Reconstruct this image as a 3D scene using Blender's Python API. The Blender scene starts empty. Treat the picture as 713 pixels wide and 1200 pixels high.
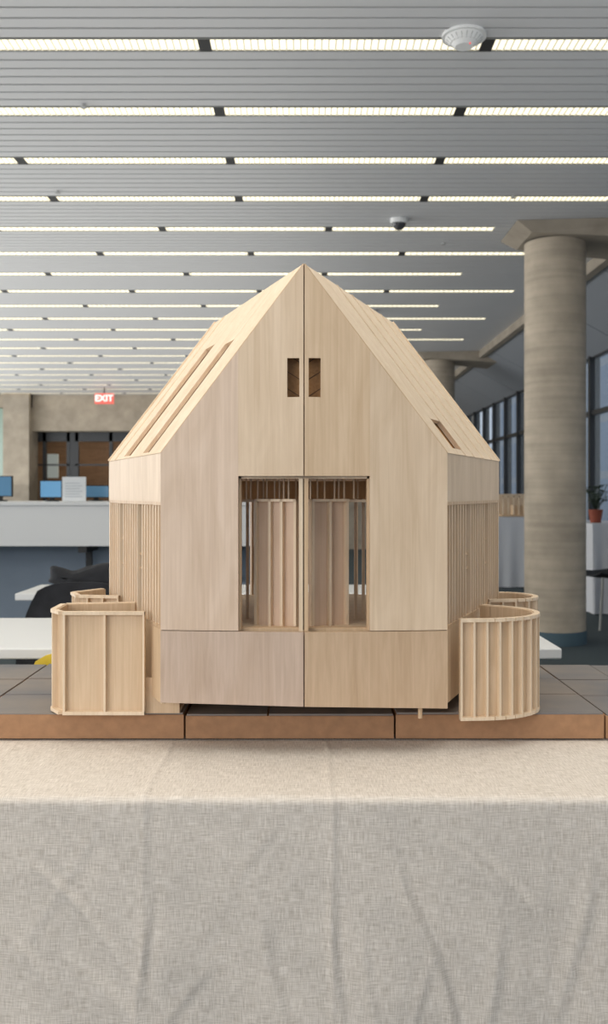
import bpy, math, random
import numpy as np
from mathutils import Vector
from mathutils.geometry import tessellate_polygon
random.seed(4)
F=1100.0; H0=578.0; CZ=1.15; CEIL=3.18
sc=bpy.context.scene
# ---------------------------------------------------------------- materials
def nt(name):
    m=bpy.data.materials.new(name); m.use_nodes=True
    t=m.node_tree; b=t.nodes['Principled BSDF']; return m,t,b
def simple(name,col,rough=.6,metal=0,emis=None,es=0,noise=0.0,nscale=20,bump=0.0,col2=None):
    m,t,b=nt(name)
    b.inputs['Roughness'].default_value=rough; b.inputs['Metallic'].default_value=metal
    b.inputs['Base Color'].default_value=(*col,1)
    if noise or bump or col2:
        tc=t.nodes.new('ShaderNodeTexCoord'); n=t.nodes.new('ShaderNodeTexNoise')
        n.inputs['Scale'].default_value=nscale; n.inputs['Detail'].default_value=6
        t.links.new(tc.outputs['Object'],n.inputs['Vector'])
        r=t.nodes.new('ShaderNodeValToRGB'); r.color_ramp.elements[0].position=.3; r.color_ramp.elements[1].position=.7
        r.color_ramp.elements[0].color=(*[c*(1-noise) for c in col],1)
        r.color_ramp.elements[1].color=(*(col2 or [min(1,c*(1+noise)) for c in col]),1)
        t.links.new(n.outputs['Fac'],r.inputs['Fac']); t.links.new(r.outputs['Color'],b.inputs['Base Color'])
        if bump:
            bp=t.nodes.new('ShaderNodeBump'); bp.inputs['Strength'].default_value=bump; bp.inputs['Distance'].default_value=.01
            t.links.new(n.outputs['Fac'],bp.inputs['Height']); t.links.new(bp.outputs['Normal'],b.inputs['Normal'])
    if emis:
        b.inputs['Emission Color'].default_value=(*emis,1); b.inputs['Emission Strength'].default_value=es
    return m
def wood(name,c1,c2,scale=(170,170,5),off=0,blotch=.12):
    m,t,b=nt(name); b.inputs['Roughness'].default_value=.55
    L=t.links.new; N=t.nodes.new
    tc=N('ShaderNodeTexCoord'); mp=N('ShaderNodeMapping'); mp.inputs['Scale'].default_value=scale
    mp.inputs['Location'].default_value=(off,off*2,off*.7)
    L(tc.outputs['Object'],mp.inputs['Vector'])
    n=N('ShaderNodeTexNoise'); n.inputs['Scale'].default_value=1; n.inputs['Detail'].default_value=6; n.inputs['Distortion'].default_value=.8
    L(mp.outputs['Vector'],n.inputs['Vector'])
    r=N('ShaderNodeValToRGB'); r.color_ramp.elements[0].position=.25; r.color_ramp.elements[1].position=.72
    r.color_ramp.elements[0].color=(*c1,1); r.color_ramp.elements[1].color=(*c2,1)
    L(n.outputs['Fac'],r.inputs['Fac'])
    mp2=N('ShaderNodeMapping'); mp2.inputs['Scale'].default_value=(20,20,5); mp2.inputs['Location'].default_value=(off*3,off,0)
    L(tc.outputs['Object'],mp2.inputs['Vector'])
    n2=N('ShaderNodeTexNoise'); n2.inputs['Scale'].default_value=1; n2.inputs['Detail'].default_value=4; n2.inputs['Distortion'].default_value=1.4
    L(mp2.outputs['Vector'],n2.inputs['Vector'])
    r2=N('ShaderNodeValToRGB'); r2.color_ramp.elements[0].position=.3; r2.color_ramp.elements[1].position=.66
    k=1-blotch
    r2.color_ramp.elements[0].color=(k,k*.97,k*.92,1); r2.color_ramp.elements[1].color=(1,1,1,1)
    L(n2.outputs['Fac'],r2.inputs['Fac'])
    mx=N('ShaderNodeMix'); mx.data_type='RGBA'; mx.blend_type='MULTIPLY'; mx.inputs[0].default_value=1
    L(r.outputs['Color'],mx.inputs[6]); L(r2.outputs['Color'],mx.inputs[7]); L(mx.outputs[2],b.inputs['Base Color'])
    bp=N('ShaderNodeBump'); bp.inputs['Strength'].default_value=.05; bp.inputs['Distance'].default_value=.002
    L(n.outputs['Fac'],bp.inputs['Height']); L(bp.outputs['Normal'],b.inputs['Normal'])
    return m
M={}
M['plyA']=wood('basswood_pinkish',(.62,.465,.345),(.74,.58,.45),off=1)
M['plyB']=wood('basswood_cream',(.64,.48,.325),(.75,.59,.425),off=4)
M['plyC']=wood('basswood_tan',(.60,.43,.27),(.72,.545,.37),off=9)
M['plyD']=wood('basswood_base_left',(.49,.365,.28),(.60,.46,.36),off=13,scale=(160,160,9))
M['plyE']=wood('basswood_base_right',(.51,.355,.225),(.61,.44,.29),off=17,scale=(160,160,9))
M['roof']=wood('basswood_roof',(.71,.55,.385),(.81,.66,.49),off=21,blotch=.08)
M['stud']=wood('basswood_stud',(.58,.40,.24),(.68,.49,.31),off=25)
M['inner']=wood('basswood_interior',(.62,.44,.31),(.72,.53,.39),off=29)
M['brown']=wood('walnut_lining',(.38,.18,.055),(.54,.28,.10),off=33,scale=(120,120,120))
M['joint']=simple('joint_shadow',(.16,.09,.045),.8)
# ---------------------------------------------------------------- mesh builder
def newobj(name,data,parent=None):
    o=bpy.data.objects.new(name,data); sc.collection.objects.link(o)
    if parent: o.parent=parent
    return o
def empty(name,loc=(0,0,0)):
    o=newobj(name,None); o.empty_display_size=.1; return o
class MB:
    def __init__(s): s.v=[];s.f=[];s.m=[];s.mats=[]
    def mi(s,mat):
        if mat not in s.mats: s.mats.append(mat)
        return s.mats.index(mat)
    def hexa(s,p,mat):
        b=len(s.v); s.v+= [tuple(q) for q in p]; k=s.mi(mat)
        for f in ((0,3,2,1),(4,5,6,7),(0,1,5,4),(1,2,6,5),(2,3,7,6),(3,0,4,7)):
            s.f.append(tuple(b+i for i in f)); s.m.append(k)
        return s
    def box(s,x0,x1,y0,y1,z0,z1,mat):
        return s.hexa([(x0,y0,z0),(x1,y0,z0),(x1,y1,z0),(x0,y1,z0),(x0,y0,z1),(x1,y0,z1),(x1,y1,z1),(x0,y1,z1)],mat)
    def wall(s,a,b,z0,z1,th,mat,side=1):
        a=Vector((a[0],a[1])); b=Vector((b[0],b[1])); d=(b-a).normalized(); n=Vector((-d.y,d.x))*th*side
        q=[a,b,b+n,a+n]
        return s.hexa([(p.x,p.y,z0) for p in q]+[(p.x,p.y,z1) for p in q],mat)
    def plate(s,loops,O,X,Y,th,mat):
        O=Vector(O);X=Vector(X);Y=Vector(Y);N=X.cross(Y).normalized()*th
        k=s.mi(mat)
        polys=[[Vector((a,b,0)) for a,b in lp] for lp in loops]
        tris=tessellate_polygon(polys)
        flat=[p for lp in polys for p in lp]; b0=len(s.v); n=len(flat)
        for p in flat: s.v.append(tuple(O+X*p.x+Y*p.y))
        for p in flat: s.v.append(tuple(O+X*p.x+Y*p.y+N))
        for t in tris:
            s.f.append(tuple(b0+i for i in t)); s.m.append(k)
            s.f.append(tuple(b0+n+i for i in reversed(t))); s.m.append(k)
        c=0
        for lp in loops:
            m=len(lp)
            for i in range(m):
                a=b0+c+i; b=b0+c+(i+1)%m
                s.f.append((a,b,b+n,a+n)); s.m.append(k)
            c+=m
        return s
    def cyl(s,cx,cy,z0,z1,r0,mat,r1=None,n=32,caps=True):
        r1=r0 if r1 is None else r1; b=len(s.v); k=s.mi(mat)
        for z,r in ((z0,r0),(z1,r1)):
            for i in range(n):
                a=2*math.pi*i/n; s.v.append((cx+r*math.cos(a),cy+r*math.sin(a),z))
        for i in range(n):
            j=(i+1)%n; s.f.append((b+i,b+j,b+n+j,b+n+i)); s.m.append(k)
        if caps:
            s.f.append(tuple(b+i for i in reversed(range(n)))); s.m.append(k)
            s.f.append(tuple(b+n+i for i in range(n))); s.m.append(k)
        return s
    def rod(s,p,q,r,mat,n=8):
        p=Vector(p);q=Vector(q);d=(q-p).normalized(); a=d.orthogonal().normalized(); c=d.cross(a); b=len(s.v);k=s.mi(mat)
        for e in (p,q):
            for i in range(n):
                t=2*math.pi*i/n; s.v.append(tuple(e+a*r*math.cos(t)+c*r*math.sin(t)))
        for i in range(n):
            j=(i+1)%n; s.f.append((b+i,b+j,b+n+j,b+n+i)); s.m.append(k)
        s.f.append(tuple(b+i for i in reversed(range(n)))); s.m.append(k)
        s.f.append(tuple(b+n+i for i in range(n))); s.m.append(k)
        return s
    def build(s,name,parent=None,bevel=0,smooth=False):
        me=bpy.data.meshes.new(name); me.from_pydata(s.v,[],s.f)
        for m in s.mats: me.materials.append(m)
        me.polygons.foreach_set('material_index',s.m)
        me.update()
        import bmesh
        bm=bmesh.new(); bm.from_mesh(me); bmesh.ops.recalc_face_normals(bm,faces=bm.faces); bm.to_mesh(me); bm.free()
        if smooth:
            me.polygons.foreach_set('use_smooth',[True]*len(me.polygons)); me.set_sharp_from_angle(angle=.6)
        o=newobj(name,me,parent)
        if bevel:
            b=o.modifiers.new('bevel','BEVEL'); b.width=bevel; b.segments=2; b.limit_method='ANGLE'
        return o
# ---------------------------------------------------------------- MODEL HOUSE
u=1.45/F
def P(x,y,z): return Vector((x*u,1.45+y*u,CZ+z*u))
def XY(x,y): return (x*u,1.45+y*u)
def Z(z): return CZ+z*u
house=empty('architectural_model_house')
FY=-13
FL=(-167,0); EL=(-290,297); RL=(-138,362); VB=(0,423)
APEX=265; EAVE=47; BANDB=-10; BASET=-160; BASEB=-247; TH=5
for m,tag in ((-1,'left'),(1,'right')):
    def mx(p): return (abs(p[0])*m*1.0,p[1])
    fl=mx(FL); el=mx(EL); rl=mx(RL)
    O=P(0,FY,0); X=(P(fl[0],0,0)-P(0,FY,0))/167.0; Y=Vector((0,0,u))
    th=-TH*u if m>0 else TH*u
    th=-th
    g=.22
    rk=lambda x:APEX-(APEX-EAVE)*x/167
    mb=MB(); mb.plate([[(76+g*.2,rk(76)),(167,EAVE),(167,BASET+g*2),(76+g*.2,BASET+g*2)]],O,X,Y,th,M['plyA'] if m<0 else M['plyB'])
    mb.build('front_panel_outer_'+tag,house)
    mb=MB(); mb.plate([[(g*1.2,APEX),(76,rk(76)),(76,20),(g*1.2,20)],[(5,111),(19,111),(19,156),(5,156)]],O,X,Y,th,M['plyB'] if m<0 else M['plyC'])
    mb.build('front_panel_gable_'+tag,house)
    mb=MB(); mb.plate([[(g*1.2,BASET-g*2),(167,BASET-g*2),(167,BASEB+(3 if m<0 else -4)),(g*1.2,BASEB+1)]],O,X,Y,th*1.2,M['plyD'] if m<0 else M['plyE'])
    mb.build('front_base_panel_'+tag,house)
    mb=MB()
    mb.hexa([P(m*1,4,92),P(m*34,4,92),P(m*34,7,92),P(m*1,7,92),P(m*1,4,182),P(m*34,4,182),P(m*34,7,182),P(m*1,7,182)],M['brown'])
    for i in range(4):
        z0=92+i*20
        mb.hexa([P(m*3,3.3,z0),P(m*22,3.3,z0+12),P(m*22,4,z0+12),P(m*3,4,z0),P(m*3,3.3,z0+1),P(m*22,3.3,z0+13),P(m*22,4,z0+13),P(m*3,4,z0+1)],M['joint'])
    mb.build('attic_lining_'+tag,house)
    sd = -1 if m<0 else 1   # inward
    a=XY(*fl); b=XY(*el)
    mb=MB()
    mb.wall(a,b,Z(BANDB),Z(EAVE),TH*u,M['plyB'],sd); mb.build('eave_band_'+tag,house)
    mb=MB(); mb.wall(a,b,Z(BASEB),Z(BASET-g),TH*u,M['plyC'],sd); mb.build('side_base_band_'+tag,house)
    mb=MB()
    av=Vector(fl);bv=Vector(el);d=(bv-av); Ln=d.length; d=d/Ln; n=Vector((-d.y,d.x))*sd
    ns=22
    for i in range(ns+1):
        s0=i*(Ln-3.5)/ns
        if i in (8,16): continue
        p=av+d*s0; q=av+d*(s0+2.6)
        mb.wall(XY(*p),XY(*q),Z(BASET),Z(BANDB),9*u,M['roof'],sd)
    p=av; q=bv
    mb.wall(XY(*p),XY(*q),Z(BASET),Z(BASET+4),9*u,M['stud'],sd)
    mb.wall(XY(*p),XY(*q),Z(BANDB-4),Z(BANDB),9*u,M['stud'],sd)
    for s0,z0,z1 in ((104,-98,-80),(222,-100,-66)):
        p=av+d*s0+n*4; q=av+d*(s0+26)+n*4
        mb.wall(XY(*p),XY(*q),Z(z0),Z(z0+3),4*u,M['stud'],sd)
        mb.wall(XY(*p),XY(*q),Z(z1),Z(z1+3),4*u,M['stud'],sd)
    mb.build('side_studs_'+tag,house)
    mb=MB()
    for s0,s1 in ((2,104),(132,220),(250,Ln-2)):
        p=av+d*s0+n*10; q=av+d*s1+n*10
        mb.wall(XY(*p),XY(*q),Z(BASET),Z(BANDB),3*u,M['inner'],sd)
    mb.build('side_sheathing_'+tag,house)
    def RP(s,t,off=0):
        a0=P(0,FY,APEX)*(1-s)+P(rl[0],rl[1],APEX)*s
        b0=P(fl[0],0,EAVE)*(1-s)+P(el[0],el[1],EAVE)*s
        nn=(P(fl[0],0,EAVE)-P(0,0,APEX)).cross(P(rl[0],rl[1],APEX)-P(0,0,APEX)).normalized()
        if nn.z<0: nn=-nn
        return a0*(1-t)+b0*t+nn*off*u
    def slab(mb,s0,s1,t0,t1,o0,o1,mat):
        mb.hexa([RP(s0,t0,o0),RP(s1,t0,o0),RP(s1,t1,o0),RP(s0,t1,o0),RP(s0,t0,o1),RP(s1,t0,o1),RP(s1,t1,o1),RP(s0,t1,o1)],mat)
    mb=MB()
    if m<0: cuts=[(0,.22,None),(.22,.33,(.34,.985)),(.33,.56,None),(.56,.69,(.28,.985)),(.69,.85,None),(.85,1,None)]
    else: cuts=[(0,.16,None),(.16,.30,(.80,.965)),(.30,.46,None),(.46,.64,None),(.64,.82,None),(.82,1,None)]
    for s0,s1,sl in cuts:
        e=.0012
        if sl is None: slab(mb,s0+(e if s0 else 0),s1-e,0,1,-4,1.0,M['roof'])
        else:
            slab(mb,s0+e,s1-e,0,sl[0],-4,1,M['roof']); slab(mb,s0+e,s1-e,sl[1],1,-4,1,M['roof'])
            slab(mb,s0-.03,s1+.03,sl[0]-.02,sl[1]+.01,-8,-5,M['brown'])
    for s0 in ([.85] if m<0 else [.30,.46,.64,.82]):
        slab(mb,s0-.004,s0+.004,0,1,1,2.0,M['roof'])
    slab(mb,.988,1.0,0,1,1,3,M['roof'])
    slab(mb,0,.008,0,1,.9,1.5,M['stud'])
    mb.build('roof_outer_slope_'+tag,house)
    zv=APEX-220*.78
    mb=MB(); pa=P(0,FY,APEX);pr=P(rl[0],rl[1],APEX);pv=P(0,VB[1],zv); dn=Vector((0,0,-4*u))
    k=mb.mi(M['roof']); b0=len(mb.v); mb.v+=[tuple(q) for q in (pa,pr,pv,pa+dn,pr+dn,pv+dn)]
    for f in ((0,1,2),(3,5,4),(0,3,4,1),(1,4,5,2),(2,5,3,0)): mb.f.append(tuple(b0+i for i in f)); mb.m.append(k)
    mb.build('roof_valley_slope_'+tag,house)
    mb=MB(); e2=Vector(el); v2=Vector((0,VB[1])); r2=Vector(rl)
    Xr=Vector(((v2-e2).x*u,(v2-e2).y*u,0)); Lr=(v2-e2).length; Xr=Xr/Lr
    tr=(r2-e2).length
    mb.plate([[(0,BANDB),(Lr,BANDB),(Lr,zv-3),(tr,APEX-4),(0,EAVE)]],P(el[0],el[1],0),Xr,Vector((0,0,u)),2*u*(1 if m>0 else -1),M['plyC'])
    dd=(v2-e2)/Lr
    for i in range(15):
        p=e2+dd*(i*(Lr-4)/14); q=p+dd*3.5
        mb.wall(XY(*p),XY(*q),Z(BASET),Z(BANDB),8*u,M['stud'],sd)
    mb.wall(XY(*e2),XY(*v2),Z(BASEB),Z(BASET),TH*u,M['plyC'],sd)
    mb.build('rear_gable_wall_'+tag,house)
def slabpoly(name,pts,z0,z1,mat):
    mb=MB(); mb.plate([pts],P(0,0,z0),Vector((u,0,0)),Vector((0,u,0)),(z1-z0)*u,mat); return mb.build(name,house)
plan=[(-160,6),(160,6),(280,292),(132,356),(0,414),(-132,356),(-280,292)]
slabpoly('ground_floor_plate',plan,-168,-160,M['roof'])
slabpoly('underside_plate',plan,-243,-239,M['plyC'])
slabpoly('attic_floor_plate',[(-150,8),(150,8),(268,288),(0,405),(-268,288)],19,23,M['inner'])
mb=MB()
def ub(mb,x0,x1,y0,y1,z0,z1,mat): mb.hexa([P(x0,y0,z0),P(x1,y0,z0),P(x1,y1,z0),P(x0,y1,z0),P(x0,y0,z1),P(x1,y0,z1),P(x1,y1,z1),P(x0,y1,z1)],mat)
ub(mb,-77,-73.5,-5,10,-160,21,M['stud']); ub(mb,73.5,77,-5,10,-160,21,M['stud'])
ub(mb,-77,77,-5,12,17,22,M['plyB'])
ub(mb,-6,-1.2,-12,8,-160,17,M['roof']); ub(mb,.2,5,-12,8,-160,17,M['stud'])
ub(mb,-1.2,.2,0,6,-160,17,M['joint'])
ub(mb,-77,77,2,14,-163,-158,M['stud'])
mb.build('doorway_frame',house)
mb=MB()
for a,b,tag in (((-58,44),(-7,24),0),((7,26),(52,48),1)):
    mb.wall(XY(*a),XY(*b),Z(-160),Z(-7),3*u,M['inner'],1)
    av=Vector(a);bv=Vector(b)
    for f in ((0,.34,.62,.94) if tag==0 else (0,.46,.93)):
        p=av.lerp(bv,f); q=av.lerp(bv,f+.06)
        mb.wall(XY(*p),XY(*q),Z(-160),Z(-7),7*u,M['roof'],-1)
    mb.wall(XY(*a),XY(*b),Z(-10),Z(-7),7*u,M['roof'],-1)
mb.build('interior_partitions',house)
mb=MB(); random.seed(11)
x=-100
while x<100:
    y0=random.choice((56,64,80)); ub(mb,x,x+1.8,y0,y0+7,-7,19,M['roof']); x+=random.choice((6,9,12,5))
ub(mb,-104,104,62,74,-11,-8,M['roof'])
for x in (-84,-74,64,74,92): ub(mb,x,x+3.5,95,103,-160,-7,M['roof'])
ub(mb,110,160,180,183,-160,-10,M['inner']); ub(mb,-170,-120,180,183,-160,-10,M['inner'])
mb.build('interior_clerestory_studs',house)
mb=MB()
mb.rod(P(137,6,-240),P(137,6,-265),2.6*u,M['stud'])
for x,y in ((-110,110),(110,110),(-200,270),(200,270),(0,360)): mb.rod(P(x,y,-240),P(x,y,-268),4*u,M['stud'])
mb.build('support_pegs',house)
def bay(name,path,zt,zb,studs,matf,sd=None):
    mb=MB(); pts=[Vector(p) for p in path]
    c=sum(pts,Vector((0,0)))/len(pts)
    for i in range(len(pts)-1):
        a,b=pts[i],pts[i+1]; d=(b-a).normalized(); n=Vector((-d.y,d.x)); sgn=1 if (c-a).dot(n)>0 else -1
        mb.wall(XY(*a),XY(*b),Z(zb),Z(zt),2.5*u,matf,sgn)
        mb.wall(XY(*a),XY(*b),Z(zt-3),Z(zt+1),7*u,M['roof'],-sgn)
        mb.wall(XY(*a),XY(*b),Z(zb),Z(zb+4),7*u,M['roof'],-sgn)
    L=[0]
    for i in range(len(pts)-1): L.append(L[-1]+(pts[i+1]-pts[i]).length)
    pos=sd if sd else [L[-1]*k/studs for k in range(studs+1)]
    for s in pos:
        for i in range(len(pts)-1):
            if s<=L[i+1]+1e-6:
                a,b=pts[i],pts[i+1]; d=(b-a).normalized(); p=a+d*min(s-L[i],(b-a).length-2.4); q=p+d*2.4
                n=Vector((-d.y,d.x)); sgn=1 if (c-a).dot(n)>0 else -1
                mb.wall(XY(*p),XY(*q),Z(zb),Z(zt),6.5*u,M['roof'],-sgn); break
    return mb.build(name,house)
bay('side_bay_left_front',[(-193,40),(-292,40),(-307,62),(-309,118),(-222,132)],-144,-268,6,M['plyC'],sd=[0,47,96,121,150,176,210,250])
bay('side_bay_left_rear',[(-258,215),(-316,225),(-332,262),(-300,310)],-144,-268,7,M['plyC'])
def arc(cx,cy,rx,ry,a0,a1,n): return [(cx+rx*math.cos(math.radians(a0+(a1-a0)*i/n)),cy+ry*math.sin(math.radians(a0+(a1-a0)*i/n))) for i in range(n+1)]
bay('side_bay_right_front',[(184,11)]+arc(206,80,82,67,-86,60,16)+[(236,150)],-149,-268,15,M['plyC'])
bay('side_bay_right_rear',[(258,215)]+arc(290,262,42,44,-80,75,10)+[(290,305)],-149,-268,9,M['plyC'])
mb=MB(); ub(mb,-196,-152,44,47,-268,-225,M['plyC']); ub(mb,-196,-152,47,140,-268,-264,M['plyC']); mb.build('side_bay_left_plinth',house)

# ---------------------------------------------------------------- base boards
cardF=simple('cardboard_edge',(.36,.195,.10),.8,noise=.12,nscale=60)
cardT=simple('slate_brown_board',(.14,.14,.15),.6,nscale=7,col2=(.25,.21,.175))
xs=[-1.22,-.873,-.533,-.193,.147,.487,.83,1.18]; ys=[1.517,1.66,1.80,1.955]
ztop=.796
bb=empty('model_base_boards')
for i in range(len(xs)-1):
    mb=MB(); x0=xs[i]+.0015; x1=xs[i+1]-.0015
    dz=-.002 if i%2 else 0
    mb.box(x0,x1,ys[0],ys[-1],.7535,ztop-.004+dz,cardF)
    random.seed(i)
    for j in range(3):
        sp=[x0,x0+(x1-x0)*random.uniform(.3,.7),x1]
        for k in range(2):
            mb.box(sp[k]+.0015,sp[k+1]-.0015,ys[j]+(.0025 if j else .001),ys[j+1]-.0025,ztop-.004+dz,ztop+dz-random.uniform(0,.002),cardT)
    mb.build('cardboard_box_%d'%(i+1),bb,bevel=.0006)

# ---------------------------------------------------------------- table + cloth
tm=simple('folding_table_top',(.5,.5,.5),.5)
tb=empty('display_table')
mb=MB(); mb.box(-1.45,1.45,1.25,2.10,.715,.744,tm); mb.build('table_top',tb)
mb=MB()
lmt=simple('leg_metal',(.2,.2,.2),.4,1)
for x in (-1.35,1.35):
    for y in (1.33,2.02): mb.cyl(x,y,0,.715,.018,lmt,n=12)
mb.build('table_legs',tb)
m,t,b=nt('muslin_cloth'); N=t.nodes.new; L=t.links.new
b.inputs['Roughness'].default_value=.95
tc=N('ShaderNodeTexCoord'); UV=tc.outputs['UV']
def stretched(sx,sy,det=3):
    mp=N('ShaderNodeMapping'); mp.inputs['Scale'].default_value=(sx,sy,1); L(UV,mp.inputs['Vector'])
    n=N('ShaderNodeTexNoise'); n.inputs['Scale'].default_value=1; n.inputs['Detail'].default_value=det; L(mp.outputs['Vector'],n.inputs['Vector']); return n
n1=stretched(800,50); n2=stretched(50,800); n3=stretched(12,8,7)
ad=N('ShaderNodeMath'); ad.operation='ADD'; L(n1.outputs['Fac'],ad.inputs[0]); L(n2.outputs['Fac'],ad.inputs[1])
r=N('ShaderNodeValToRGB'); r.color_ramp.elements[0].position=.34; r.color_ramp.elements[1].position=.62
hv=N('ShaderNodeMath'); hv.operation='MULTIPLY'; hv.inputs[1].default_value=.5; L(ad.outputs[0],hv.inputs[0])
r.color_ramp.elements[0].color=(.47,.405,.335,1); r.color_ramp.elements[1].color=(.78,.71,.63,1); L(hv.outputs[0],r.inputs['Fac'])
L(r.outputs['Color'],b.inputs['Base Color'])
bp=N('ShaderNodeBump'); bp.inputs['Strength'].default_value=.4; bp.inputs['Distance'].default_value=.0010; L(ad.outputs[0],bp.inputs['Height'])
bp2=N('ShaderNodeBump'); bp2.inputs['Strength'].default_value=.5; bp2.inputs['Distance'].default_value=.012; L(n3.outputs['Fac'],bp2.inputs['Height']); L(bp.outputs['Normal'],bp2.inputs['Normal'])
L(bp2.outputs['Normal'],b.inputs['Normal']); cloth=m
YF=1.232; R=.010; ZT=.750
prof=[]
yy=2.115
prof+= [(y,ZT,0) for y in np.arange(yy,YF+R,-.008)]
for i in range(9):
    a=math.pi/2*i/8; prof.append((YF+R-R*math.sin(a),ZT-R+R*math.cos(a),a))
prof+= [(YF,z,math.pi/2) for z in np.arange(ZT-R-.005,.03,-.005)]
prof=np.array(prof); 
X=np.concatenate([np.arange(-1.5,-.62,.02),np.arange(-.62,.62,.0035),np.arange(.62,1.51,.02)])
def fx(px): return (px-356.5)*YF/F
def fz(py): return CZ-(py-H0)*YF/F
folds=[
 (465,1000,535,1220,.013,.013),(560,985,650,1110,.010,.011),(640,1090,720,1240,.008,.016),(590,1080,560,1230,.007,.016),
 (30,1005,120,1100,.010,.011),(0,1080,70,1180,.007,.013),(170,1030,165,1250,.006,.010),(240,1000,290,1080,.005,.010),
 (300,1060,340,1200,.008,.016),(395,1050,400,1250,.008,.011),(430,1080,440,1230,.006,.012),(85,1130,200,1240,.006,.016),
 (690,1000,660,1200,.006,.016),(110,960,60,1060,.0035,.012),(500,960,560,1020,.004,.009),(600,945,640,1000,.003,.008),(250,1120,200,1200,.005,.012),
 (340,950,300,1010,.003,.009),(420,945,470,985,.003,.008),(30,950,80,985,.003,.008),(200,960,260,1000,.003,.009),(520,1110,480,1200,.005,.010),(670,950,700,1010,.003,.01)]
nx,ny=len(X),len(prof)
XX=np.repeat(X[None,:],ny,0); YY=np.repeat(prof[:,0][:,None],nx,1).copy(); ZZ=np.repeat(prof[:,1][:,None],nx,1).copy(); AN=np.repeat(prof[:,2][:,None],nx,1)
D=np.zeros_like(XX)
for cx,am in ((fx(168),.0022),(fx(389),.0026),(fx(640),.0008),(-.46,.0015),(.54,.0015)):
    dx=XX-cx+.0012*np.sin(ZZ*25+YY*25); D+=am*np.exp(-np.abs(dx)/.003)
    D-=am*.4*np.exp(-((dx-.012)/.009)**2)
drop=np.clip((ZT-ZZ)/.7,0,1)
for (x0,y0,x1,y1,am,w) in folds:
    ax,az,bx,bz=fx(x0),fz(y0),fx(x1),fz(y1)
    ux,uz=bx-ax,bz-az; l=math.hypot(ux,uz); ux/=l;uz/=l
    s=(XX-ax)*ux+(ZZ-az)*uz; d=(XX-ax)*(-uz)+(ZZ-az)*ux
    d=d+.007*np.sin(s*20+ax*9)
    env=1/(1+np.exp(-(s-.03)/.02))*1/(1+np.exp((s-l-.02)/.05))
    D+=am*.5*env*(AN>1.5)*np.exp(-(np.abs(d)/(w*.6))**1.6)
    D-=am*.3*env*(AN>1.5)*np.exp(-((d-w*.9)/(w*.8))**2)
D+=drop*(.010*np.sin(XX*17+1+1.2*np.sin(ZZ*9))+.007*np.sin(XX*41+ZZ*7))+.0020*drop**.3*np.sin(XX*23+ZZ*31)*np.sin(ZZ*19+XX*9)
D+=np.where(AN<.1,.0010*(np.sin(XX*31+YY*12)*np.sin(YY*27+XX*7)),0)
YY-=D*np.sin(AN); ZZ+=np.clip(D,0,.0022)*np.cos(AN)*(YY<1.51)
dist=np.concatenate([[0],np.cumsum(np.hypot(np.diff(prof[:,0]),np.diff(prof[:,1])))])
V=np.stack([XX,YY,ZZ],-1).reshape(-1,3)
idx=np.arange(nx*ny).reshape(ny,nx)
Fc=np.stack([idx[:-1,:-1],idx[1:,:-1],idx[1:,1:],idx[:-1,1:]],-1).reshape(-1,4)
me=bpy.data.meshes.new('tablecloth'); me.from_pydata(V.tolist(),[],Fc.tolist())
uvl=me.uv_layers.new(name='UVMap')
UVv=np.stack([XX,np.repeat(dist[:,None],nx,1)],-1).reshape(-1,2)
li=np.zeros(len(me.loops),dtype=np.int32); me.loops.foreach_get('vertex_index',li)
uvl.data.foreach_set('uv',UVv[li].astype(np.float32).ravel())
me.polygons.foreach_set('use_smooth',[True]*len(me.polygons)); me.materials.append(cloth); me.update()
newobj('tablecloth',me)

# ---------------------------------------------------------------- ROOM
slatM=simple('painted_metal_slat',(.68,.68,.68),.5)
voidM=simple('ceiling_void',(.06,.063,.067),.9)
S=.741; Y0=4.25
X0,X1=-9.0,2.5
mb=MB()
rows=[k for k in range(-9,21)]
for k in rows:
    yc=Y0+k*S
    n=7; a=yc+.062; w=(S-.124)/n
    for i in range(n):
        y0=a+i*w+.007; y1=a+(i+1)*w-.009
        if y1>19.3: break
        mb.box(X0,X1,y0,y1,CEIL,CEIL+.014,slatM)
mb.box(X0,X1,-3.2,19.4,CEIL+.05,CEIL+.12,voidM)
mb.build('ceiling')
m,t,b=nt('fluorescent_louvre'); 
b.inputs['Base Color'].default_value=(.8,.75,.6,1); b.inputs['Emission Color'].default_value=(1,.91,.68,1); b.inputs['Emission Strength'].default_value=1.45
lampM=m
finM=simple('louvre_fin',(.7,.67,.55),.4,emis=(1,.90,.66),es=.40); blk=simple('black_joint',(.03,.03,.03),.6)
lipM=simple('fixture_lip',(.3,.3,.28),.5)
lp=empty('ceiling_light_rows')
for k in rows:
    yc=Y0+k*S; mb=MB()
    off=-.45+(0 if (k<4 or k%2==1) else .64)
    xe=2.1 if (k<4 or k%2==1) else 1.45
    if k<3: xe=2.45
    mb.box(X0,xe,yc-.052,yc+.052,CEIL+.004,CEIL+.02,lampM)
    mb.box(X0,xe,yc-.060,yc-.053,CEIL-.002,CEIL+.03,lipM); mb.box(X0,xe,yc+.053,yc+.060,CEIL-.001,CEIL+.03,lipM)
    if xe<2.4: mb.box(xe+.01,X1,yc-.055,yc+.055,CEIL,CEIL+.014,slatM)
    j=-8
    while off+j*1.28<xe:
        x=off+j*1.28
        if x>X0: mb.box(x-.028,x+.028,yc-.055,yc+.055,CEIL-.004,CEIL+.03,blk)
        j+=1
    if k>=-1:
        x=-4.5 if k<8 else -6.5
        st=.032 if k<4 else .05
        while x<xe:
            mb.box(x,x+.009,yc-.052,yc+.052,CEIL-.0015,CEIL+.004,finM); x+=st
    mb.build('light_row_%02d'%(k+10),lp)
carpet=simple('carpet_dark_teal',(.05,.068,.075),.95,noise=.25,nscale=120,bump=.2)
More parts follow.
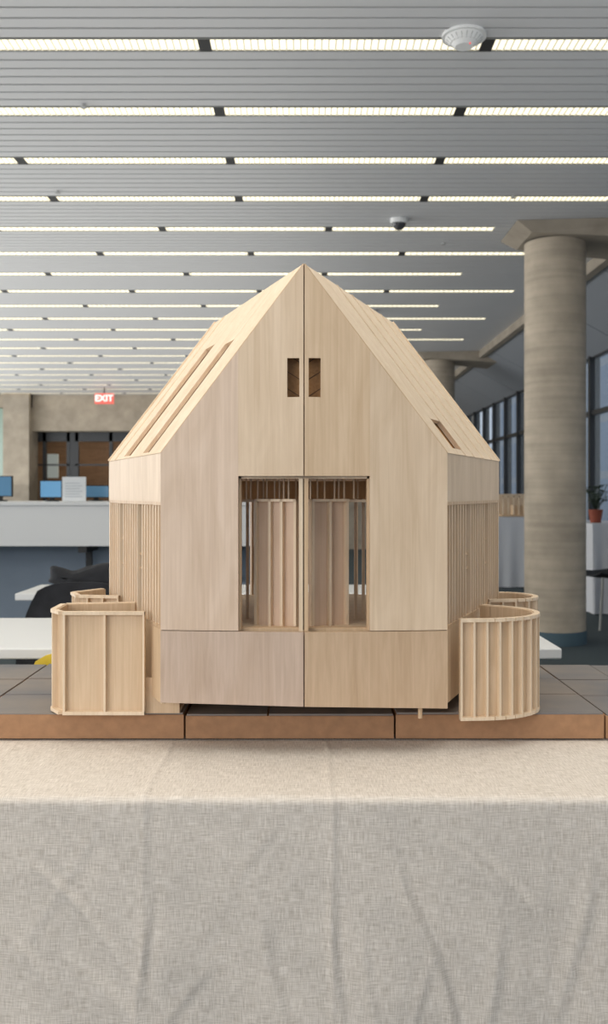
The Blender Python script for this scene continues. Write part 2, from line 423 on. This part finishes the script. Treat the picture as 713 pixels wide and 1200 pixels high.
mb=MB(); mb.box(-9.2,3.5,-3.2,22.5,-.1,0,carpet); mb.build('floor')
def concrete(name,c,band=False):
    m,t,b=nt(name); N=t.nodes.new; L=t.links.new; b.inputs['Roughness'].default_value=.8
    tc=N('ShaderNodeTexCoord'); n=N('ShaderNodeTexNoise'); n.inputs['Scale'].default_value=5; n.inputs['Detail'].default_value=8; L(tc.outputs['Object'],n.inputs['Vector'])
    r=N('ShaderNodeValToRGB'); r.color_ramp.elements[0].position=.3; r.color_ramp.elements[1].position=.72
    r.color_ramp.elements[0].color=(*[x*.80 for x in c],1); r.color_ramp.elements[1].color=(*[x*1.12 for x in c],1)
    L(n.outputs['Fac'],r.inputs['Fac']); last=r.outputs['Color']; h=n.outputs['Fac']
    if band:
        mp=N('ShaderNodeMapping'); mp.inputs['Scale'].default_value=(.6,.6,22); L(tc.outputs['Object'],mp.inputs['Vector'])
        n2=N('ShaderNodeTexNoise'); n2.inputs['Scale'].default_value=1; n2.inputs['Detail'].default_value=4; L(mp.outputs['Vector'],n2.inputs['Vector'])
        r2=N('ShaderNodeValToRGB'); r2.color_ramp.elements[0].position=.35; r2.color_ramp.elements[1].position=.65
        r2.color_ramp.elements[0].color=(.82,.82,.82,1); r2.color_ramp.elements[1].color=(1,1,1,1); L(n2.outputs['Fac'],r2.inputs['Fac'])
        mx=N('ShaderNodeMix'); mx.data_type='RGBA'; mx.blend_type='MULTIPLY'; mx.inputs[0].default_value=1
        L(last,mx.inputs[6]); L(r2.outputs['Color'],mx.inputs[7]); last=mx.outputs[2]; h=n2.outputs['Fac']
    L(last,b.inputs['Base Color'])
    bp=N('ShaderNodeBump'); bp.inputs['Strength'].default_value=.2; bp.inputs['Distance'].default_value=.015; L(h,bp.inputs['Height']); L(bp.outputs['Normal'],b.inputs['Normal'])
    return m
conc=concrete('board_formed_concrete',(.38,.325,.255)); concC=concrete('column_concrete',(.52,.44,.34),True)
bring=simple('base_band',(.08,.13,.16),.7)
for i,(cx,cy) in enumerate(((1.945,7.27),(1.975,13.75))):
    c=empty('concrete_column')
    mb=MB(); zz=[0,.9,1.8,2.7,CEIL-.10]
    for a,bz in zip(zz[:-1],zz[1:]): mb.cyl(cx,cy,a,bz,.232,concC,n=64,caps=False)
    mb.build('shaft',c,smooth=True)
    mb=MB(); mb.cyl(cx,cy,0,.10,.238,bring,n=64); mb.build('base_ring',c,smooth=True)
    mb=MB()
    zc=CEIL-.08
    mb.hexa([(cx-.24,cy-.26,zc),(3.3,cy-.42,zc-.12),(3.3,cy+.42,zc-.12),(cx-.24,cy+.26,zc),
             (cx-.36,cy-.30,CEIL-.002),(3.3,cy-.46,CEIL-.002),(3.3,cy+.46,CEIL-.002),(cx-.36,cy+.30,CEIL-.002)],conc)
    mb.build('beam_cap',c)
mb=MB(); mb.box(2.5,2.58,-3,19.3,CEIL-.10,CEIL+.12,conc); mb.build('trim_1')
sof=simple('soffit_panel',(.30,.32,.345),.5); mb=MB()
y=-3
while y<19.2:
    y1=min(y+1.6,19.3)-.02
    mb.hexa([(2.58,y,CEIL-.06),(3.34,y,2.70),(3.34,y1,2.70),(2.58,y1,CEIL-.06),(2.58,y,CEIL),(3.34,y,2.78),(3.34,y1,2.78),(2.58,y1,CEIL)],sof); y+=1.6
mb.build('ceiling_soffit')
fr=simple('black_window_frame',(.022,.024,.027),.4)
m,t,b=nt('window_glass'); b.inputs['Base Color'].default_value=(.6,.68,.75,1); b.inputs['Roughness'].default_value=.02
b.inputs['Alpha'].default_value=.12; glass=m
mb=MB(); mb.box(3.3,3.4,-3,19.3,0,.45,simple('sill_panel',(.12,.12,.12),.6)); mb.box(3.25,3.42,-3,19.3,.45,.52,fr); mb.build('wall_right')
wi=1; y=-3.0
while y<19.2:
    mb=MB(); y1=min(y+.92,19.3)
    mb.box(3.29,3.41,y,y+.07,.52,2.75,fr); mb.box(3.31,3.39,y+.07,y1,2.05,2.10,fr); mb.box(3.31,3.39,y+.07,y1,2.70,2.75,fr)
    mb.box(3.345,3.352,y+.07,y1,.52,2.70,glass)
    mb.build('window_%d'%wi); wi+=1; y+=.92
m,t,b=nt('facade'); N=t.nodes.new; L=t.links.new
tc=N('ShaderNodeTexCoord'); mp=N('ShaderNodeMapping'); mp.inputs['Rotation'].default_value=(0,math.pi/2,math.pi/2); L(tc.outputs['Object'],mp.inputs['Vector'])
br=N('ShaderNodeTexBrick'); br.offset=0; br.inputs['Color1'].default_value=(.13,.18,.25,1); br.inputs['Color2'].default_value=(.17,.24,.33,1); br.inputs['Mortar'].default_value=(.26,.28,.30,1)
br.inputs['Scale'].default_value=1; br.inputs['Mortar Size'].default_value=.12; br.inputs['Brick Width'].default_value=1.3; br.inputs['Row Height'].default_value=1.7
L(mp.outputs['Vector'],br.inputs['Vector']); L(br.outputs['Color'],b.inputs['Base Color'])
mb=MB(); mb.box(9,12,0,45,-1,5.5,m); mb.build('neighbouring_building')
mb=MB(); mb.box(3.6,30,-10,60,-.5,-.3,simple('street_paving',(.25,.25,.25),.9,noise=.2,nscale=2)); mb.build('ground_outside')
BY=19.3
def bx(px,d=BY): return (px-356.5)*d/F
def bz(py,d=BY): return CZ-(py-H0)*d/F
mb=MB(); mb.box(bx(38),3.5,BY,BY+.4,bz(505),CEIL+.12,conc)
mb.box(-9.2,bx(38),BY-.1,BY+.4,bz(478),CEIL+.12,conc)
mb.box(bx(8),bx(38),BY-.25,BY+.4,0,CEIL-.001,conc)
mb.box(bx(205),bx(520),BY,BY+.4,0,bz(505),conc)
mb.box(bx(534),3.55,BY-.2,BY+.4,0,CEIL,concC)
mb.build('wall_back')
warm=wood('wood_panelling',(.20,.12,.07),(.30,.19,.115),scale=(3,3,14),off=2)
mb=MB(); mb.box(-9.2,3.5,22.2,22.4,0,CEIL,warm); mb.box(-9.2,3.5,BY+.55,22.4,CEIL-.5,CEIL-.4,voidM); mb.build('wall_foyer')
mb=MB(); D0=BY+.42; D1=BY+.52
for px in (38,50,78,88,128,150): mb.box(bx(px,D0),bx(px,D0)+.07,D0,D1,0,bz(500),fr)
mb.box(bx(36),bx(205),D0,D1,bz(516),bz(500),fr); mb.box(bx(36),bx(205),D0,D1,bz(545),bz(543),fr)
mb.box(bx(78,D0),bx(88,D0),D0+.01,D1-.01,0,bz(505),fr)
mb.build('door_1')
mb=MB(); mb.box(bx(90),bx(150),21.0,21.06,bz(517,21),bz(513,21),simple('warm_strip_lamp',(1,.6,.3),.5,emis=(1,.5,.18),es=1.2)); mb.build('strip_lamp')
mb=MB(); mb.box(bx(54,20.5),bx(68,20.5),20.5,20.55,bz(560,20.5),bz(532,20.5),simple('lit_poster',(.5,.55,.5),.5,emis=(.8,.85,.8),es=.2)); mb.build('framed_poster')  # glowing panel standing for the white lamp behind the foyer glass
mb=MB(); mb.box(-9.3,-9.2,-3.2,22.5,0,CEIL,simple('painted_wall',(.55,.55,.53),.8)); mb.build('wall_left')
mb=MB(); mb.box(-9.2,bx(8)-.01,BY+.05,BY+.12,.0,bz(478)-.01,simple('green_glass',(.25,.33,.27),.2,emis=(.35,.5,.4),es=.15)); mb.build('glazed_screen')
ex=empty('exit_sign'); red=simple('exit_red',(.8,.02,.02),.5,emis=(1,.03,.02),es=1.3)
dx=18.0; mb=MB(); xc=bx(122,dx); zc=bz(467,dx)
mb.box(xc-.18,xc+.18,dx,dx+.06,zc-.10,zc+.10,simple('exit_face',(.5,.12,.10),.5,emis=(1,.12,.08),es=.6)); mb.rod((xc,dx+.03,zc+.1),(xc,dx+.03,CEIL),.012,blk); mb.build('sign_box',ex)
ewt=simple('exit_letters',(.9,.85,.8),.5,emis=(1,.85,.8),es=.8)
cu=bpy.data.curves.new('exit_text','FONT'); cu.body='EXIT'; cu.size=.17; cu.align_x='CENTER'; cu.align_y='CENTER'; cu.extrude=.004; cu.offset=.004; cu.materials.append(ewt)
to=newobj('exit_text',cu,ex); to.location=(xc,dx-.006,zc); to.rotation_euler=(math.pi/2,0,0)
wp=simple('white_plastic',(.85,.85,.83),.4); vent=simple('vent_grey',(.45,.45,.44),.5)
sd=empty('smoke_detector'); mb=MB(); sx,sy=.71,4.16
mb.cyl(sx,sy,CEIL-.012,CEIL,.098,wp,n=48); mb.cyl(sx,sy,CEIL-.035,CEIL-.012,.062,wp,r1=.085,n=48); mb.cyl(sx,sy,CEIL-.052,CEIL-.035,.040,wp,r1=.058,n=48)
mb.build('body',sd,smooth=True)
mb=MB()
for i in range(20):
    a=i*math.pi/10; mb.rod((sx+.058*math.cos(a),sy+.058*math.sin(a),CEIL-.036),(sx+.080*math.cos(a),sy+.080*math.sin(a),CEIL-.018),.0018,vent,n=6)
mb.cyl(sx+.02,sy-.035,CEIL-.055,CEIL-.045,.0025,red,n=10); mb.build('vents',sd)
def dome(px,d,r,mat,name):
    c=empty(name); x=(px-356.5)*d/F
    bpy.ops.mesh.primitive_uv_sphere_add(radius=r,location=(x,d,CEIL-.03),segments=24,ring_count=12); o=bpy.context.object; o.name='dome'; o.data.materials.append(mat); bpy.ops.object.shade_smooth(); o.parent=c
    mb=MB(); mb.cyl(x,d,CEIL-.035,CEIL,r*1.25,wp,n=32); mb.build('mount',c,smooth=True)
dk=simple('smoked_dome',(.05,.05,.055),.15)
dome(468,6.95,.052,dk,'ceiling_camera'); dome(435,10.4,.05,wp,'ceiling_camera'); dome(628,9.4,.05,wp,'smoke_detector')
for px,d in ((98,4.9),(68,6.3),(602,6.4),(520,7.6)):
    mb=MB(); x=(px-356.5)*d/F; mb.cyl(x,d,CEIL-.015,CEIL+.0,.009,vent,n=16); mb.cyl(x,d,CEIL-.018,CEIL-.015,.018,vent,n=16); mb.build('sprinkler_head')
# ---------------------------------------------------------------- reception counter
white=simple('white_laminate',(.78,.78,.77),.35); bg=simple('blue_grey_panel',(.22,.27,.33),.6,noise=.05,nscale=4)
cn=empty('reception_counter'); mb=MB()
mb.box(-5.5,-.25,7.70,7.74,.715,1.075,white); mb.box(-5.5,-.25,7.68,8.45,1.05,1.08,white); mb.build('counter_band',cn,bevel=.003)
mb=MB(); mb.box(-5.4,-.35,8.15,8.2,0,1.05,bg); mb.build('counter_front_panel',cn)
mb=MB()
for x in (-4.4,-3.1,-1.86,-.6):
    mb.box(x,x+.07,7.72,8.15,.66,.715,blk); mb.box(x+.01,x+.06,7.95,8.0,.45,.66,blk)
    mb.rod((x+.035,7.97,.45),(x+.035,8.15,.40),.022,blk)
mb.build('brackets',cn)
mb=MB(); mb.box(-5.4,-.35,8.2,8.6,.70,.73,white); mb.build('work_surface',cn)
def monitor(x0,x1,y,z0,z1,col,es):
    c=empty('computer_monitor'); mb=MB(); mb.box(x0,x1,y,y+.03,z0,z1,blk); xm=(x0+x1)/2
    mb.box(xm-.02,xm+.02,y+.03,y+.05,1.09,z1-.05,blk); mb.cyl(xm,y+.04,1.081,1.092,.06,blk,n=24); mb.build('case',c)
    mb=MB(); mb.box(x0+.008,x1-.008,y-.002,y,z0+.008,z1-.008,simple('screen',(.1,.25,.42),.2,emis=col,es=es)); mb.build('screen',c)
monitor(-2.24,-2.05,7.95,1.11,1.26,(.12,.36,.62),.35)
monitor(-2.75,-2.52,8.1,1.12,1.30,(.05,.06,.08),.1)
monitor(-1.95,-1.70,8.2,1.11,1.22,(.05,.08,.12),.1)
sg=empty('tabletop_sign'); mb=MB(); mb.box(-1.995,-1.80,7.74,7.745,1.082,1.285,simple('paper',(.82,.84,.85),.6)); mb.box(-1.995,-1.80,7.74,7.82,1.0805,1.084,wp); mb.build('card',sg)
mb=MB()
ink=simple('ink',(.42,.46,.5),.7)
for i in range(6): mb.box(-1.97,-1.83-.02*(i%2),7.738,7.7395,1.12+i*.022,1.124+i*.022,ink)
mb.build('print_lines',sg)
# ---------------------------------------------------------------- white tables
def table(x0,x1,y0,y1,z=.72):
    c=empty('white_table'); mb=MB(); mb.box(x0,x1,y0,y1,z-.03,z,white); mb.build('top',c,bevel=.004)
    mb=MB()
    for x in (x0+.08,x1-.08):
        for y in (y0+.07,y1-.07): mb.cyl(x,y,0,z-.03,.02,lipM,n=12)
    mb.build('legs',c)
table(-2.2,.715,2.60,3.24); table(-1.24,.35,4.02,4.42)
def chair(x,y,rot,mat,top=.80,w=.44,name='shell_chair',dep=.20):
    c=empty(name); c.location=(x,y,0); c.rotation_euler=(0,0,rot)
    mb=MB(); nU,nV=12,16; k=mb.mi(mat)
    for off in (0,.012):
        for j in range(nV+1):
            t=j/nV
            if t<.5: yy=-dep+2*dep*t*2; zz=.45-.02*math.sin(t*2*math.pi); ww=w/2*(.92+.08*math.sin(t*math.pi*2))
            else:
                q=(t-.5)*2; yy=dep+.035*math.sin(q*math.pi/2)+.06*q; zz=.45+(top-.45)*q; ww=w/2*(1-.28*q**3)
            for i in range(nU+1):
                s=(i/nU-.5)*2; cv=.04*s*s
                if t<.5: mb.v.append((s*ww,yy,zz+cv-off))
                else: mb.v.append((s*ww,yy-cv*1.2+off,zz-.03*abs(s)**4))
    st=(nU+1)*(nV+1)
    for j in range(nV):
        for i in range(nU):
            a=j*(nU+1)+i; mb.f.append((a,a+1,a+nU+2,a+nU+1)); mb.m.append(k)
            mb.f.append((st+a,st+a+nU+1,st+a+nU+2,st+a+1)); mb.m.append(k)
    for i in range(nU):
        for a in (i,nV*(nU+1)+i): mb.f.append((a,a+1,st+a+1,st+a)); mb.m.append(k)
    for j in range(nV):
        for a in (j*(nU+1),j*(nU+1)+nU): mb.f.append((a,a+nU+1,st+a+nU+1,st+a)); mb.m.append(k)
    mb.build('shell',c,smooth=True)
    mb=MB()
    for sx in (-1,1):
        mb.rod((sx*.16,-dep+.05,.44),(sx*.21,-dep-.01,0),.011,lipM); mb.rod((sx*.16,dep-.05,.44),(sx*.21,dep+.02,0),.011,lipM)
    mb.build('legs',c)
    return c
yel=simple('yellow_plastic',(.70,.50,.04),.4)
blkf=simple('black_fabric',(.015,.016,.02),.85,noise=.4,nscale=14,bump=.5)
chair(-.465,2.395,math.pi,yel,top=.79,dep=.16)
chair(-.90,3.50,0,blkf,top=.79,w=.46)
chair(2.62,8.1,-1.3,blkf,top=.78,name='dark_chair')
chair(2.3,12.6,.4,blkf,top=.8,name='dark_chair')
bpy.ops.mesh.primitive_uv_sphere_add(segments=48,ring_count=32,location=(0,0,0)); o=bpy.context.object; o.name='black_shoulder_bag'
for v in o.data.vertices:
    x,y,z=v.co; n=.09*math.sin(x*9+z*4)+.07*math.sin(z*11-x*5)+.05*math.sin(y*9+x*13)
    sq=lambda a,e=.6:math.copysign(abs(a)**e,a)
    zz=.782+.055*sq(z,.75)*(1+n)+(.022*math.sin(x*5+.6) if z>0 else 0)
    v.co=(-.85+.285*sq(x,.7)*(1+.3*n),4.16+.09*y+.03*n,max(zz,.722))
o.data.materials.append(blkf); bpy.ops.object.shade_smooth()
# ---------------------------------------------------------------- right-hand cloth tables
clothW=simple('white_table_linen',(.66,.67,.70),.9)
def clothtable(x0,x1,y0,y1,z):
    c=empty('cloth_covered_table'); pts=[]
    def run(a,b,n): return [(a[0]+(b[0]-a[0])*i/n,a[1]+(b[1]-a[1])*i/n) for i in range(n)]
    ring=run((x0,y0),(x1,y0),24)+run((x1,y0),(x1,y1),24)+run((x1,y1),(x0,y1),24)+run((x0,y1),(x0,y0),24)
    cx,cy=(x0+x1)/2,(y0+y1)/2; mb=MB(); k=mb.mi(clothW); n=len(ring)
    for lv in range(8):
        t=lv/7
        for i,(x,y) in enumerate(ring):
            f=1+.06*t+.035*t*math.sin(i*1.05); mb.v.append((cx+(x-cx)*f,cy+(y-cy)*f,z-(z-.01)*t))
    for lv in range(7):
        for i in range(n):
            j=(i+1)%n; mb.f.append((lv*n+i,lv*n+j,(lv+1)*n+j,(lv+1)*n+i)); mb.m.append(k)
    mb.f.append(tuple(range(n))); mb.m.append(k); mb.build('linen',c,smooth=True)
clothtable(2.74,3.20,8.9,10.1,.86); clothtable(2.28,3.02,11.4,12.2,.86)
mo=empty('small_wood_model'); mb=MB()
mb.box(2.42,2.86,11.5,12.0,.865,.885,M['stud'])
for i in range(7): mb.box(2.44+i*.065,2.455+i*.065,11.52,11.54,.885,1.12,M['roof'])
mb.box(2.44,2.85,11.52,11.54,1.10,1.125,M['roof']); mb.box(2.44,2.85,11.9,11.93,.885,1.14,M['plyB']); mb.box(2.60,2.78,11.6,11.8,.885,1.0,M['plyC'])
mb.build('model_frame',mo)
pt=empty('potted_plant'); mb=MB(); mb.cyl(2.86,9.2,.862,.99,.05,simple('terracotta',(.30,.07,.035),.7),r1=.07,n=24); mb.build('pot',pt,smooth=True)
leaf=simple('dark_leaf',(.03,.05,.03),.6); mb=MB(); random.seed(3)
for i in range(34):
    a=random.uniform(0,6.28); r=random.uniform(.03,.12); h=random.uniform(.10,.26)
    p=Vector((2.86,9.2,.98)); q=p+Vector((r*math.cos(a),r*math.sin(a),h)); mb.rod(p,q,.003,leaf,n=5)
    w=Vector((-math.sin(a),math.cos(a),0))*.022; e=q+Vector((.05*math.cos(a),.05*math.sin(a),-.02)); b0=len(mb.v)
    mb.v+=[tuple(q-Vector((0,0,.03))),tuple(q+w),tuple(e),tuple(q-w)]; mb.f.append((b0,b0+1,b0+2,b0+3)); mb.m.append(0)
mb.build('leaves',pt)

# ---------------------------------------------------------------- lights
def area(name,loc,rot,sx,sy,e,col=(1,1,1)):
    l=bpy.data.lights.new(name,'AREA'); l.shape='RECTANGLE'; l.size=sx; l.size_y=sy; l.energy=e; l.color=col
    o=newobj(name,l); o.location=loc; o.rotation_euler=rot; return o
area('window_daylight_behind',(-2.8,-2.2,2.0),(math.radians(92),0,math.radians(-30)),3.0,2.0,98,(1,.965,.925))  # added unseen fill behind the camera for the model front and cloth folds
area('ceiling_lamp_overhead',(-.2,1.4,CEIL-.1),(0,0,0),4,2.6,58,(1,.96,.90))
area('window_daylight_left',(-8.9,10,1.6),(0,math.radians(-90),0),2.6,15,620,(.97,.98,1))  # added side fill to brighten the far room; the left wall is solid
area('window_daylight_right',(3.2,3.0,1.6),(0,math.radians(90),0),2.0,4,16,(.9,.95,1))
area('uplight_hall',(-4.2,11.5,1.30),(math.pi,0,0),8.5,15,240,(1,.98,.94))  # added upward fill that brightens the hall ceiling; no fixture hangs here
area('uplight_front',(-.5,1.2,2.35),(math.pi,0,0),5,5,19,(1,.98,.95))  # added out-of-view fill, lifts the near part of the ceiling
area('foyer_downlight',(-4.7,20.9,2.66),(0,0,0),3,1,25,(1,.8,.6))  # added fill hidden behind the beam, lightens the dark foyer panelling
w=bpy.data.worlds.new('World'); sc.world=w; w.use_nodes=True
wb=w.node_tree.nodes['Background']; wb.inputs['Color'].default_value=(.64,.74,.88,1); wb.inputs['Strength'].default_value=.9
# ---------------------------------------------------------------- camera
cd=bpy.data.cameras.new('camera'); cam=newobj('camera',cd); cam.location=(0,0,CZ); cam.rotation_euler=(math.pi/2,0,0)
cd.sensor_fit='VERTICAL'; cd.sensor_height=36; cd.sensor_width=24; cd.lens=F/1200*36
cd.shift_y=-(600-H0)/1200
cd.clip_start=.05; cd.clip_end=200
cd.dof.use_dof=True; cd.dof.focus_distance=1.5; cd.dof.aperture_fstop=8
sc.camera=cam
sc.view_settings.view_transform='Standard'
